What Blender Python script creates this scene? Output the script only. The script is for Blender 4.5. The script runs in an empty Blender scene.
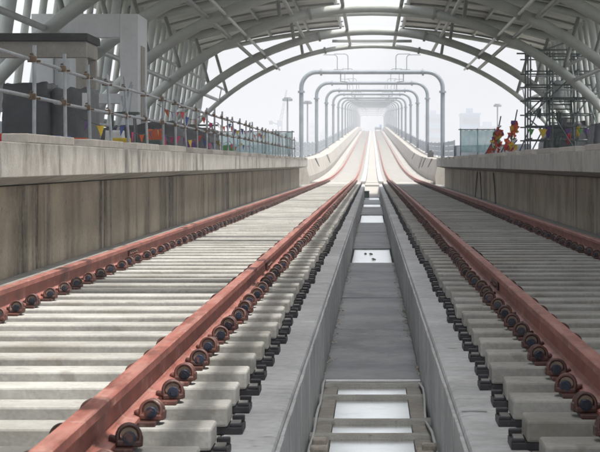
import bpy, bmesh, math, random
from mathutils import Vector, Matrix
R = math.radians
rnd = random.Random(7)
S = bpy.context.scene
COL = S.collection
CH = 0.82                      # camera height above the rail heads (rail head = z 0)
ORD = ['nearest', 'second', 'third', 'fourth', 'fifth', 'sixth', 'seventh', 'eighth', 'ninth', 'tenth', 'eleventh', 'twelfth',
       'thirteenth', 'fourteenth', 'fifteenth', 'sixteenth', 'seventeenth', 'eighteenth', 'nineteenth', 'twentieth',
       'twenty-first', 'twenty-second', 'twenty-third', 'twenty-fourth', 'twenty-fifth', 'twenty-sixth', 'twenty-seventh',
       'twenty-eighth', 'twenty-ninth', 'thirtieth', 'thirty-first', 'thirty-second', 'thirty-third', 'thirty-fourth',
       'thirty-fifth', 'thirty-sixth', 'thirty-seventh', 'thirty-eighth', 'thirty-ninth', 'fortieth']

# ------------------------------------------------------------------ track profile (level, then a climb, then a crest)
def zp(y):
    if y <= 87: return 0.0
    if y <= 169:
        t = y - 87
        return 0.027 * t * t / 164.0
    z165 = 1.107
    if y <= 480: return z165 + 0.027 * (y - 169)
    t = y - 480
    return z165 + 0.027 * 311 + 0.027 * t - 0.0000735 * t * t

# ------------------------------------------------------------------ materials
def nt(name):
    m = bpy.data.materials.new(name); m.use_nodes = True
    t = m.node_tree
    return m, t, t.nodes['Principled BSDF']

def surf(name, dark, light, scale=4.0, rough=0.85, bump=0.15, metal=0.0, stretch=(1, 1, 1), streak=None, streak_amt=0.6,
         streak_scale=(2.2, 2.2, 0.12), rnd_obj=0.0, detail=8.0, lo=0.32, hi=0.68, speck=None, spec=0.5, fine=0.16, slo=.47, shi=.66):
    m, t, b = nt(name)
    N, L = t.nodes, t.links
    geo = N.new('ShaderNodeNewGeometry')
    mp = N.new('ShaderNodeMapping'); mp.inputs['Scale'].default_value = stretch
    L.new(geo.outputs['Position'], mp.inputs['Vector'])
    n1 = N.new('ShaderNodeTexNoise'); n1.inputs['Scale'].default_value = scale; n1.inputs['Detail'].default_value = detail
    n1.inputs['Roughness'].default_value = 0.62
    L.new(mp.outputs['Vector'], n1.inputs['Vector'])
    r = N.new('ShaderNodeValToRGB')
    r.color_ramp.elements[0].position = lo; r.color_ramp.elements[1].position = hi
    r.color_ramp.elements[0].color = (*dark, 1); r.color_ramp.elements[1].color = (*light, 1)
    L.new(n1.outputs['Fac'], r.inputs['Fac'])
    col = r.outputs['Color']
    n2 = N.new('ShaderNodeTexNoise'); n2.inputs['Scale'].default_value = scale * 22; n2.inputs['Detail'].default_value = 4
    L.new(mp.outputs['Vector'], n2.inputs['Vector'])
    mr = N.new('ShaderNodeMapRange'); mr.inputs['From Min'].default_value = .3; mr.inputs['From Max'].default_value = .7
    mr.inputs['To Min'].default_value = 1 - fine; mr.inputs['To Max'].default_value = 1 + fine * .5
    L.new(n2.outputs['Fac'], mr.inputs['Value'])
    mx = N.new('ShaderNodeMix'); mx.data_type = 'RGBA'; mx.blend_type = 'MULTIPLY'; mx.inputs['Factor'].default_value = 1
    L.new(col, mx.inputs['A']); L.new(mr.outputs['Result'], mx.inputs['B']); col = mx.outputs['Result']
    if streak:
        mp2 = N.new('ShaderNodeMapping'); mp2.inputs['Scale'].default_value = streak_scale
        L.new(geo.outputs['Position'], mp2.inputs['Vector'])
        n3 = N.new('ShaderNodeTexNoise'); n3.inputs['Scale'].default_value = 1.0; n3.inputs['Detail'].default_value = 7
        n3.inputs['Roughness'].default_value = .68
        L.new(mp2.outputs['Vector'], n3.inputs['Vector'])
        r3 = N.new('ShaderNodeMapRange'); r3.inputs['From Min'].default_value = slo; r3.inputs['From Max'].default_value = shi
        r3.inputs['To Max'].default_value = streak_amt
        L.new(n3.outputs['Fac'], r3.inputs['Value'])
        n5 = N.new('ShaderNodeTexNoise'); n5.inputs['Scale'].default_value = .42; n5.inputs['Detail'].default_value = 5
        L.new(geo.outputs['Position'], n5.inputs['Vector'])
        r5 = N.new('ShaderNodeMapRange'); r5.inputs['From Min'].default_value = .36; r5.inputs['From Max'].default_value = .60
        L.new(n5.outputs['Fac'], r5.inputs['Value'])
        n6 = N.new('ShaderNodeTexNoise'); n6.inputs['Scale'].default_value = 7; n6.inputs['Detail'].default_value = 6; n6.inputs['Roughness'].default_value = .75
        L.new(geo.outputs['Position'], n6.inputs['Vector'])
        r6 = N.new('ShaderNodeMapRange'); r6.inputs['From Min'].default_value = .30; r6.inputs['From Max'].default_value = .55
        r6.inputs['To Min'].default_value = .35
        L.new(n6.outputs['Fac'], r6.inputs['Value'])
        q1 = N.new('ShaderNodeMath'); q1.operation = 'MULTIPLY'; L.new(r5.outputs[0], q1.inputs[0]); L.new(r6.outputs[0], q1.inputs[1])
        q2 = N.new('ShaderNodeMath'); q2.operation = 'MULTIPLY'; L.new(q1.outputs[0], q2.inputs[0]); L.new(r3.outputs[0], q2.inputs[1])
        m3 = N.new('ShaderNodeMix'); m3.data_type = 'RGBA'
        L.new(q2.outputs[0], m3.inputs['Factor']); L.new(col, m3.inputs['A'])
        m3.inputs['B'].default_value = (*streak, 1); col = m3.outputs['Result']
    if speck:
        n4 = N.new('ShaderNodeTexNoise'); n4.inputs['Scale'].default_value = speck[1]; n4.inputs['Detail'].default_value = 5
        L.new(geo.outputs['Position'], n4.inputs['Vector'])
        r4 = N.new('ShaderNodeMapRange'); r4.inputs['From Min'].default_value = speck[2]; r4.inputs['From Max'].default_value = speck[2] + .06
        r4.inputs['To Max'].default_value = speck[3]
        L.new(n4.outputs['Fac'], r4.inputs['Value'])
        m4 = N.new('ShaderNodeMix'); m4.data_type = 'RGBA'
        L.new(r4.outputs['Result'], m4.inputs['Factor']); L.new(col, m4.inputs['A'])
        m4.inputs['B'].default_value = (*speck[0], 1); col = m4.outputs['Result']
    if rnd_obj:
        oi = N.new('ShaderNodeObjectInfo')
        m5 = N.new('ShaderNodeMapRange'); m5.inputs['To Min'].default_value = 1 - rnd_obj; m5.inputs['To Max'].default_value = 1 + rnd_obj
        L.new(oi.outputs['Random'], m5.inputs['Value'])
        m6 = N.new('ShaderNodeMix'); m6.data_type = 'RGBA'; m6.blend_type = 'MULTIPLY'; m6.inputs['Factor'].default_value = 1
        L.new(col, m6.inputs['A']); L.new(m5.outputs['Result'], m6.inputs['B']); col = m6.outputs['Result']
    L.new(col, b.inputs['Base Color'])
    b.inputs['Roughness'].default_value = rough; b.inputs['Metallic'].default_value = metal
    b.inputs['Specular IOR Level'].default_value = spec
    if bump:
        ad = N.new('ShaderNodeMath'); ad.operation = 'MULTIPLY_ADD'; ad.inputs[1].default_value = .35
        L.new(n2.outputs['Fac'], ad.inputs[0]); L.new(n1.outputs['Fac'], ad.inputs[2])
        bp = N.new('ShaderNodeBump'); bp.inputs['Strength'].default_value = bump; bp.inputs['Distance'].default_value = .02
        L.new(ad.outputs[0], bp.inputs['Height']); L.new(bp.outputs['Normal'], b.inputs['Normal'])
    return m

M = {}
M['sleeper'] = surf('sleeper_concrete', (.27, .265, .245), (.42, .415, .39), 2.2, .9, .2, fine=.14, streak=(.22, .195, .15), streak_amt=.6,
                    streak_scale=(2.2, 2.6, 4), rnd_obj=.13, speck=((.15, .125, .095), 8, .62, .38))
M['bed'] = surf('bed_concrete', (.16, .155, .14), (.27, .265, .25), 3, .95, .3)
M['beam'] = surf('beam_concrete', (.42, .43, .435), (.56, .57, .575), 1.0, .85, .25, fine=.14, lo=.36, hi=.62, streak=(.30, .30, .295), streak_amt=.7, slo=.44, shi=.6,
                 streak_scale=(3, 7, 4), speck=((.14, .13, .12), 5, .66, .6))
M['trough'] = surf('trough_screed', (.13, .137, .14), (.26, .27, .275), .9, .5, .15, fine=.14, lo=.36, hi=.62, streak=(.075, .08, .08), streak_amt=.85, slo=.44, shi=.62,
                   streak_scale=(2.4, 1.3, 1), speck=((.33, .31, .29), 5, .69, .5))
M['rib'] = surf('rib_concrete', (.28, .275, .25), (.42, .415, .38), 6, .8, .3, speck=((.14, .11, .08), 10, .62, .6))
M['corbel'] = surf('corbel_block', (.23, .215, .19), (.35, .33, .295), 7, .85, .3)
M['rail'] = surf('red_oxide_rail', (.22, .07, .052), (.39, .135, .102), 4, .5, .18, fine=.18, speck=((.42, .26, .215), 10, .60, .6),
                 streak=(.22, .07, .05), streak_amt=.5, streak_scale=(7, 3, 7))
M['clip'] = surf('oxide_clip_steel', (.045, .018, .014), (.115, .042, .031), 14, .5, .15, rnd_obj=.35, speck=((.26, .20, .16), 18, .62, .5))
M['cap'] = surf('dark_bolt_cap', (.008, .012, .022), (.022, .030, .055), 20, .4, .1, rnd_obj=.5, speck=((.13, .055, .035), 16, .56, .6))
M['insul'] = surf('cream_insulator', (.14, .105, .075), (.28, .215, .155), 20, .6, .05)
M['boot'] = surf('rubber_boot', (.012, .012, .016), (.035, .034, .04), 20, .55, .1, speck=((.16, .15, .15), 25, .62, .6))
M['wall'] = surf('stained_wall', (.33, .275, .205), (.50, .43, .33), 1.1, .9, .2, streak=(.035, .032, .026), streak_amt=.9,
                 streak_scale=(2.4, 1.35, .10), slo=.46, shi=.58)
M['coping'] = surf('coping_concrete', (.42, .40, .36), (.58, .555, .50), 2.5, .9, .25, streak=(.19, .17, .135), streak_amt=.85,
                   streak_scale=(2.4, 1.3, .7), slo=.47, shi=.6)
M['block'] = surf('edge_block_concrete', (.45, .42, .37), (.62, .58, .52), 5, .9, .2, rnd_obj=.18)
M['deckc'] = surf('viaduct_concrete', (.26, .25, .225), (.36, .345, .315), 1.2, .9, .12)
M['parapet'] = surf('parapet_concrete', (.29, .27, .235), (.42, .395, .35), 1.4, .9, .2, streak=(.17, .15, .12), streak_amt=.7,
                    streak_scale=(1.5, .7, .2), slo=.48, shi=.62)
M['platform'] = surf('platform_screed', (.20, .195, .185), (.33, .32, .30), 1.5, .95, .2)
M['steel'] = surf('painted_roof_steel', (.36, .38, .35), (.46, .48, .445), 1.6, .42, .04, fine=.08)
M['steel_dark'] = surf('darker_roof_steel', (.21, .22, .20), (.30, .31, .285), 1.6, .5, .04, fine=.1)
M['steel_pale'] = surf('pale_tie_steel', (.42, .44, .43), (.56, .58, .57), 2, .4, .04, fine=.1)
M['column'] = surf('column_paint', (.42, .45, .44), (.52, .55, .54), 1.6, .4, .03, fine=.06)
M['galv'] = surf('galvanised_tube', (.33, .36, .38), (.50, .53, .55), 9, .42, .06, metal=.35, speck=((.20, .13, .07), 11, .66, .6))
M['coupler'] = surf('rusty_coupler', (.11, .07, .04), (.26, .175, .10), 30, .6, .2, metal=.2)
M['hoop'] = surf('portal_paint', (.135, .155, .175), (.19, .215, .235), 1.5, .45, .02, fine=.06)
M['railing'] = surf('railing_paint', (.19, .225, .255), (.27, .305, .335), 1.5, .6, .02, fine=.08)
M['white'] = surf('white_wall_paint', (.74, .76, .77), (.82, .83, .84), 1.4, .6, .06, fine=.06, streak=(.5, .5, .49), streak_amt=.35,
                  streak_scale=(2, 2, .3))
M['beige'] = surf('beige_render', (.36, .335, .29), (.48, .45, .40), 2.4, .85, .15)
M['tarred'] = surf('dark_roof_felt', (.035, .037, .037), (.07, .072, .07), 3, .8, .2)
M['tarp'] = surf('dark_tarpaulin', (.035, .038, .043), (.085, .09, .10), 2.2, .5, .4)
M['greytarp'] = surf('grey_tarpaulin', (.07, .075, .08), (.14, .15, .155), 2.2, .5, .4)
M['scaf'] = surf('dark_scaffold_tube', (.10, .125, .12), (.19, .22, .21), 6, .45, .08, metal=.3)
M['scafgreen'] = surf('green_scaffold_board', (.045, .08, .065), (.09, .13, .105), 3, .7, .1)
M['pipe'] = surf('thin_bracket_steel', (.15, .17, .18), (.22, .24, .25), 4, .5, .02)
M['cable'] = surf('black_cable', (.03, .03, .032), (.07, .068, .065), 9, .6, .05)
M['ground'] = surf('far_ground', (.20, .22, .17), (.40, .40, .34), .02, .95, 0)
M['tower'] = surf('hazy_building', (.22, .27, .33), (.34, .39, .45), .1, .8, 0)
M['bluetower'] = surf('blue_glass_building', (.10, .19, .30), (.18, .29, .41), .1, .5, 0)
M['windowband'] = surf('window_band', (.06, .08, .10), (.10, .13, .16), .5, .3, 0)
M['hill'] = surf('hill', (.05, .08, .05), (.10, .13, .08), .01, .95, 0)
M['leaf'] = surf('leaf', (.035, .07, .02), (.09, .14, .04), .6, .8, 0)
M['bark'] = surf('bark', (.07, .05, .035), (.13, .10, .07), 3, .9, .2)
M['mesh_teal'] = surf('teal_net_cloth', (.12, .36, .36), (.28, .52, .52), 2.4, .8, .2)
M['sheet'] = surf('white_sheet', (.68, .69, .70), (.8, .8, .8), 6, .7, .1)
M['debris'] = surf('rubble', (.2, .18, .15), (.5, .46, .4), 12, .95, .4)
FLAGC = {'pink': (.62, .03, .17), 'orange': (.75, .13, .03), 'purple': (.12, .04, .24), 'yellow': (.72, .5, .03), 'red': (.6, .03, .03),
         'green': (.10, .33, .08), 'blue': (.03, .08, .32)}
for k, c in FLAGC.items():
    M[k] = surf('flag_' + k, tuple(x * .8 for x in c), c, 8, .7, .05, fine=.1)

def mirror_mat():
    m, t, b = nt('still_wet_sheet')  # fully metallic mirror, added so the trough patches show bright sky
    N, L = t.nodes, t.links
    b.inputs['Metallic'].default_value = 1.0
    geo = N.new('ShaderNodeNewGeometry')
    n = N.new('ShaderNodeTexNoise'); n.inputs['Scale'].default_value = 5; n.inputs['Detail'].default_value = 6
    L.new(geo.outputs['Position'], n.inputs['Vector'])
    r = N.new('ShaderNodeValToRGB')
    r.color_ramp.elements[0].position = .28; r.color_ramp.elements[0].color = (.80, .83, .84, 1)
    r.color_ramp.elements[1].position = .5; r.color_ramp.elements[1].color = (.94, .95, .95, 1)
    L.new(n.outputs['Fac'], r.inputs['Fac']); L.new(r.outputs['Color'], b.inputs['Base Color'])
    b.inputs['Roughness'].default_value = .2
    return m
M['mirror'] = mirror_mat()

def deck_mat():
    m, t, b = nt('roof_sheeting')
    N, L = t.nodes, t.links
    geo = N.new('ShaderNodeNewGeometry')
    sx = N.new('ShaderNodeSeparateXYZ'); L.new(geo.outputs['Position'], sx.inputs[0])
    w = N.new('ShaderNodeMath'); w.operation = 'MULTIPLY'; w.inputs[1].default_value = 2 * math.pi / .25
    L.new(sx.outputs['Y'], w.inputs[0])
    s = N.new('ShaderNodeMath'); s.operation = 'SINE'; L.new(w.outputs[0], s.inputs[0])
    n = N.new('ShaderNodeTexNoise'); n.inputs['Scale'].default_value = .8; n.inputs['Detail'].default_value = 8
    L.new(geo.outputs['Position'], n.inputs['Vector'])
    r = N.new('ShaderNodeValToRGB')
    r.color_ramp.elements[0].position = .33; r.color_ramp.elements[0].color = (.36, .35, .32, 1)
    r.color_ramp.elements[1].position = .68; r.color_ramp.elements[1].color = (.58, .565, .53, 1)
    L.new(n.outputs['Fac'], r.inputs['Fac']); L.new(r.outputs['Color'], b.inputs['Base Color'])
    bp = N.new('ShaderNodeBump'); bp.inputs['Strength'].default_value = .8; bp.inputs['Distance'].default_value = .03
    L.new(s.outputs[0], bp.inputs['Height']); L.new(bp.outputs['Normal'], b.inputs['Normal'])
    b.inputs['Roughness'].default_value = .55
    return m
M['sheeting'] = deck_mat()

def net_mat(name, c1, c2):
    m, t, b = nt(name)
    N, L = t.nodes, t.links
    geo = N.new('ShaderNodeNewGeometry')
    n = N.new('ShaderNodeTexNoise'); n.inputs['Scale'].default_value = 1.7; n.inputs['Detail'].default_value = 5
    L.new(geo.outputs['Position'], n.inputs['Vector'])
    r = N.new('ShaderNodeValToRGB')
    r.color_ramp.elements[0].position = .35; r.color_ramp.elements[0].color = (*c1, 1)
    r.color_ramp.elements[1].position = .65; r.color_ramp.elements[1].color = (*c2, 1)
    L.new(n.outputs['Fac'], r.inputs['Fac']); L.new(r.outputs['Color'], b.inputs['Base Color'])
    b.inputs['Roughness'].default_value = .8
    tr = N.new('ShaderNodeBsdfTransparent'); tl = N.new('ShaderNodeBsdfTranslucent')
    L.new(r.outputs['Color'], tl.inputs['Color'])
    m1 = N.new('ShaderNodeMixShader'); m1.inputs[0].default_value = .5
    L.new(b.outputs[0], m1.inputs[1]); L.new(tl.outputs[0], m1.inputs[2])
    m2 = N.new('ShaderNodeMixShader'); m2.inputs[0].default_value = .5
    L.new(m1.outputs[0], m2.inputs[1]); L.new(tr.outputs[0], m2.inputs[2])
    L.new(m2.outputs[0], N['Material Output'].inputs['Surface'])
    return m
M['net'] = net_mat('teal_debris_net', (.30, .56, .57), (.58, .75, .75))

# ------------------------------------------------------------------ mesh builder
class MB:
    def __init__(s): s.v = []; s.f = []; s.mi = []; s.sm = []
    def add(s, vs, fs, mi=0, smooth=False):
        o = len(s.v); s.v += [tuple(p) for p in vs]
        for f in fs: s.f.append([i + o for i in f]); s.mi.append(mi); s.sm.append(smooth)
        return s
    def box(s, x0, x1, y0, y1, z0, z1, ch=0.0, mi=0, mat=None):
        if ch <= 0:
            vs = [(x, y, z) for z in (z0, z1) for y in (y0, y1) for x in (x0, x1)]
            fs = [(0, 2, 3, 1), (4, 5, 7, 6), (0, 1, 5, 4), (2, 6, 7, 3), (0, 4, 6, 2), (1, 3, 7, 5)]
        else:
            bm = bmesh.new()
            bmesh.ops.create_cube(bm, size=1)
            for v in bm.verts:
                v.co = Vector(((x0 + x1) / 2 + v.co.x * (x1 - x0), (y0 + y1) / 2 + v.co.y * (y1 - y0), (z0 + z1) / 2 + v.co.z * (z1 - z0)))
            bmesh.ops.bevel(bm, geom=bm.edges[:], offset=ch, segments=2, affect='EDGES', profile=.5)
            bm.verts.index_update()
            vs = [v.co.copy() for v in bm.verts]; fs = [[v.index for v in f.verts] for f in bm.faces]
            bm.free()
        if mat is not None: vs = [mat @ Vector(p) for p in vs]
        return s.add(vs, fs, mi)
    def tube(s, pts, r, n=10, cap=True, mi=0, smooth=True):
        pts = [Vector(p) for p in pts]; k = len(pts)
        rs = r if isinstance(r, (list, tuple)) else [r] * k
        t0 = (pts[1] - pts[0]).normalized()
        up = Vector((0, 0, 1)) if abs(t0.z) < .9 else Vector((0, 1, 0))
        nrm = (up - t0 * up.dot(t0)).normalized()
        vs = []
        for i, p in enumerate(pts):
            if i == 0: t = pts[1] - pts[0]
            elif i == k - 1: t = pts[-1] - pts[-2]
            else: t = (pts[i + 1] - pts[i]).normalized() + (pts[i] - pts[i - 1]).normalized()
            t.normalize()
            nrm = (nrm - t * nrm.dot(t)).normalized(); bn = t.cross(nrm)
            for j in range(n):
                a = 2 * math.pi * j / n
                vs.append(p + (nrm * math.cos(a) + bn * math.sin(a)) * rs[i])
        fs = [(i * n + j, i * n + (j + 1) % n, (i + 1) * n + (j + 1) % n, (i + 1) * n + j) for i in range(k - 1) for j in range(n)]
        s.add(vs, fs, mi, smooth)
        if cap: s.add([vs[j] for j in range(n)], [list(range(n))[::-1]], mi); s.add([vs[(k - 1) * n + j] for j in range(n)], [list(range(n))], mi)
        return s
    def sweep(s, prof, ys, off=None, closed=True, smooth=False, mi=0):   # prof: list of (x, z), swept along y following zp
        n = len(prof); vs = []
        for y in ys:
            dz = zp(y) if off is None else off(y)
            vs += [(x, y, z + dz) for x, z in prof]
        e = n if closed else n - 1
        fs = [(i * n + j, (i + 1) * n + j, (i + 1) * n + (j + 1) % n, i * n + (j + 1) % n) for i in range(len(ys) - 1) for j in range(e)]
        s.add(vs, fs, mi, smooth)
        if closed:
            s.add(vs[:n], [list(range(n))], mi); s.add(vs[-n:], [list(range(n))[::-1]], mi)
        return s
    def build(s, name, mat, parent=None, bevel=0.0):
        me = bpy.data.meshes.new(name); me.from_pydata(s.v, [], s.f)
        for m in (mat if isinstance(mat, (list, tuple)) else [mat]): me.materials.append(M[m])
        me.polygons.foreach_set('material_index', s.mi); me.polygons.foreach_set('use_smooth', s.sm)
        bm = bmesh.new(); bm.from_mesh(me); bmesh.ops.recalc_face_normals(bm, faces=bm.faces); bm.to_mesh(me); bm.free()
        me.update()
        o = bpy.data.objects.new(name, me); COL.objects.link(o)
        if parent is not None: o.parent = parent
        if bevel:
            md = o.modifiers.new('edge', 'BEVEL'); md.width = bevel; md.segments = 2; md.limit_method = 'ANGLE'; md.angle_limit = R(40)
        return o

def tag(o, label=None, cat=None, group=None, kind=None):
    if label: o['label'] = label
    if cat: o['category'] = cat
    if group: o['group'] = group
    if kind: o['kind'] = kind
    return o
def thing(name, loc, label, cat, group=None):
    o = bpy.data.objects.new(name, None); o.empty_display_size = .2; o.location = loc; COL.objects.link(o)
    return tag(o, label, cat, group)
def copy_tree(o, parent=None, top=None):
    c = o.copy(); COL.objects.link(c)
    if parent is not None: c.parent = parent
    for ch in o.children: copy_tree(ch, c)
    return c

YS = [1.5, 20, 40, 60, 80, 86, 90, 95, 99] + [99 + 5 * i for i in range(1, 16)] + [180, 210, 240, 270, 300, 330, 360, 390, 420, 450, 480] + [480 + 10 * i for i in range(1, 36)]
YFAR = [y for y in YS if y >= 95]

# ------------------------------------------------------------------ SETTING: ground, deck, platforms
g = MB(); g.add([(-4000, -300, -11), (4000, -300, -11), (4000, 4200, -11), (-4000, 4200, -11)], [(0, 1, 2, 3)])
tag(g.build('ground', 'ground'), kind='structure')

for nm, sx in (('track_bed', -1), ('track_bed', 1)):
    b = MB(); pr = [(sx * .62, -.292), (sx * 3.62, -.292), (sx * 3.62, -.9), (sx * .62, -.9)]
    b.sweep(pr, [y for y in YS if y <= 95])
    tag(b.build(nm, 'bed'), kind='structure')
b = MB(); b.sweep([(-4.75, -.296), (4.75, -.296), (4.75, -1.2), (2.6, -2.9), (-2.6, -2.9), (-4.75, -1.2)], [95.0] + YFAR[1:])
for sx in (-1, 1): b.sweep([(sx * .36, -.1755), (sx * 3.33, -.1755), (sx * 3.33, -.29), (sx * .36, -.29)], [99.0] + [y for y in YS if y > 100])
tag(b.build('viaduct_deck', 'deckc'), kind='structure')
# pale in-fill walkway between the tracks beyond the station, laid in slabs
b = MB()
y = 98.0
while y < 560:
    b.sweep([(-.34, -.20), (.34, -.20), (.34, -.29), (-.34, -.29)], [y, y + 2.96]); y += 3.0
b.add([(-.366, 88.0, -.783), (.366, 88.0, -.783), (.366, 98.0, -.20), (-.366, 98.0, -.20), (-.366, 88.0, -.95), (.366, 88.0, -.95), (.366, 98.0, -.95), (-.366, 98.0, -.95)],
      [(0, 1, 2, 3), (4, 7, 6, 5), (0, 4, 5, 1), (3, 2, 6, 7), (0, 3, 7, 4), (1, 5, 6, 2)])
tag(b.build('walkway', 'deckc'), kind='structure')
for sx in (-1, 1):
    b = MB(); b.sweep([(sx * 3.62, .72), (sx * 10.6, .72), (sx * 10.6, -.9), (sx * 3.62, -.9)], [2.0, 88.0])
    b.sweep([(sx * 3.50, 1.012), (sx * 10.6, 1.012), (sx * 10.6, .72), (sx * 3.50, .72)], [2.0, 88.0])
    tag(b.build('platform', 'platform'), kind='structure')

# trough floor with its openings
PANS = [(29.4, 34.3), (49.5, 57.0), (67.5, 72.5), (81.0, 86.5)]
b = MB(); y = 13.45; segs = []
for a, c in PANS + [(87.95, 88)]:
    cuts = [y]
    while cuts[-1] + 4.6 < a: cuts.append(cuts[-1] + 4.1)
    cuts.append(a)
    for i in range(len(cuts) - 1): b.box(-.37, .37, cuts[i] + .008, min(cuts[i + 1], 88) - .008, -.95, -.785 - .006 * (i % 2), .012)
    y = c
tag(b.build('trough_floor', 'trough'), kind='structure')
b = MB(); b.box(-.62, .62, 2, 98, -1.25, -.955); tag(b.build('trough_base', 'bed'), kind='structure')

# ------------------------------------------------------------------ central kerb beams
def kerb(sx, label):
    t = thing('kerb_beam', (0, 0, 0), label, 'concrete beam')
    b = MB(); y = 4.47 - 4.1
    while y < 97:
        b.box(min(sx * .385, sx * .625), max(sx * .385, sx * .625), y + .014, y + 4.086, -.955, -.29, .02); y += 4.1
    x0, x1 = sorted((sx * .385, sx * .625)); b.sweep([(x0, -.95), (x1, -.95), (x1, -.14), (x0, -.14)], [99.2] + [y for y in YS if y > 100])
    b.build('beam_top', 'beam', t)
    b = MB(); y = 2.0; k = 0
    while y < 97:
        L = (.58, .66, .52, .71, .6)[k % 5]
        x0 = sx * (.366 + .003 * (k % 2)); x1 = sx * .3845
        b.box(min(x0, x1), max(x0, x1), y + .005, y + L - .005, -.954, -.318, .004); y += L; k += 1
    b.build('face_panel', 'beam', t)
    # hairline grey sealing cable along the foot of the face
    return t
kerb(-1, 'long pale grey concrete beam left of the trough, beside the sunlit left track')
kerb(1, 'long pale grey concrete beam right of the trough, beside the shaded right track')
b = MB(); b.add([(.40, 8.05, -.286), (.46, 8.062, -.286), (.515, 8.045, -.286), (.515, 8.062, -.286), (.46, 8.076, -.286), (.40, 8.064, -.286)], [(0, 1, 4, 5), (1, 2, 3, 4)])
tag(b.build('crack_filler', 'tarred'), 'short dark line of filler lying across the top of the right concrete beam', 'filler')

# cross ribs in the open part of the trough
RY = [13.1, 12.42, 11.25, 10.64, 9.6, 9.05, 7.9, 7.4]
for i, yy in enumerate(RY):
    b = MB(); n = 16
    prof = []
    top = []; bot = []
    for j in range(n + 1):
        x = -.368 + .736 * j / n; e = max(0, abs(x) - .17) / .2
        w = .05 + .05 * e * e
        top.append((x, w))
    vs = []
    for x, w in top: vs += [(x, yy - w, -.80), (x, yy + w, -.80), (x, yy + w * .8, -.775), (x, yy - w * .8, -.775), (x, yy - w, -.95), (x, yy + w, -.95)]
    fs = []
    for j in range(n):
        a = j * 6; c = a + 6
        fs += [(a + 3, c + 3, c + 2, a + 2), (a, c, c + 3, a + 3), (a + 2, c + 2, c + 1, a + 1), (a + 4, c + 4, c, a), (a + 1, c + 1, c + 5, a + 5)]
    fs += [(0, 3, 2, 1), (0, 1, 5, 4)]; q = n * 6; fs += [(q, q + 1, q + 2, q + 3), (q, q + 4, q + 5, q + 1)]
    b.add(vs, fs)
    tag(b.build('cross_rib', 'rib'), '%s grey concrete rib across the open trough, counted from its smooth floor' % ('first' if i == 0 else ORD[i]), 'cross rib',
        'concrete ribs across the trough')
seg = [(13.1, 12.42), (12.42, 11.25), (11.25, 10.64), (10.64, 9.6), (9.6, 9.05), (9.05, 7.9)]
for i, (a, c) in enumerate(seg):
    for sx in (-1, 1):
        b = MB(); x0, x1 = sorted((sx * .246, sx * .35)); m = (a + c) / 2; h = (a - c) / 2 - .09
        b.box(x0, x1, m - h, m + h, -.95, -.79, .008)
        tag(b.build('corbel_block', 'corbel'), 'brownish block at the %s trough side in the %s gap from the smooth floor' % ('left' if sx < 0 else 'right', 'first' if i == 0 else ORD[i]), 'corbel',
            'brown blocks along the trough sides')
b = MB(); b.box(-.242, .242, 5.0, 13.30, -.95, -.803)  # mirror sheet added between the ribs for its bright sky reflection
tag(b.build('wet_sheet', 'mirror'), 'bright white wet sheet reflecting the sky between the concrete ribs in front', 'wet sheet')
names = ['bright white wet sheet with dark spots on it in the trough floor',
         'bright white wet sheet in the trough floor just beyond the spotted one',
         'small bright wet sheet in the trough floor, third of the four',
         'smallest bright wet sheet, at the far end of the trough floor']
for (a, c), lb in zip(PANS, names):
    b = MB(); b.box(-.33, .33, a, c, -.94, -.81)  # more added mirror sheets, filling the floor openings with reflected sky
    tag(b.build('wet_sheet', 'mirror'), lb, 'wet sheet')
for x, yy, r in ((.03, 30.6, .05), (-.02, 32.4, .045), (-.12, 32.5, .03)):
    b = MB(); b.tube([(x, yy, -.812), (x + .01, yy, -.785)], [r, r * .5], 9)
    tag(b.build('dirt_lump', 'bed'), 'dark lump of dirt on the white spotted sheet in the trough', 'dirt lump', 'dirt lumps on the white sheet')
b = MB()
def crumb(b, x, y, z, r):
    k = rnd.randint(5, 7); h = r * rnd.uniform(.3, .8)
    lo = []; hi = []
    for j in range(k):
        a = 6.283 * j / k + rnd.uniform(-.3, .3); q = r * rnd.uniform(.6, 1.2)
        lo.append((x + q * math.cos(a), y + 1.6 * q * math.sin(a), z)); hi.append((x + .55 * q * math.cos(a), y + .9 * q * math.sin(a), z + h))
    b.add(lo + hi, [list(range(k, 2 * k))] + [(j, (j + 1) % k, k + (j + 1) % k, k + j) for j in range(k)])
for c in range(46):
    sx = rnd.choice((-1, 1)); y0 = rnd.uniform(13.6, 29) if c < 34 else rnd.uniform(34.5, 49)
    for q in range(rnd.randint(3, 11)):
        crumb(b, sx * min(.362, max(.22, rnd.gauss(.335, .022))), y0 + rnd.gauss(0, .5), -.7845, rnd.choice((.004, .006, .009, .014)))
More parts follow.
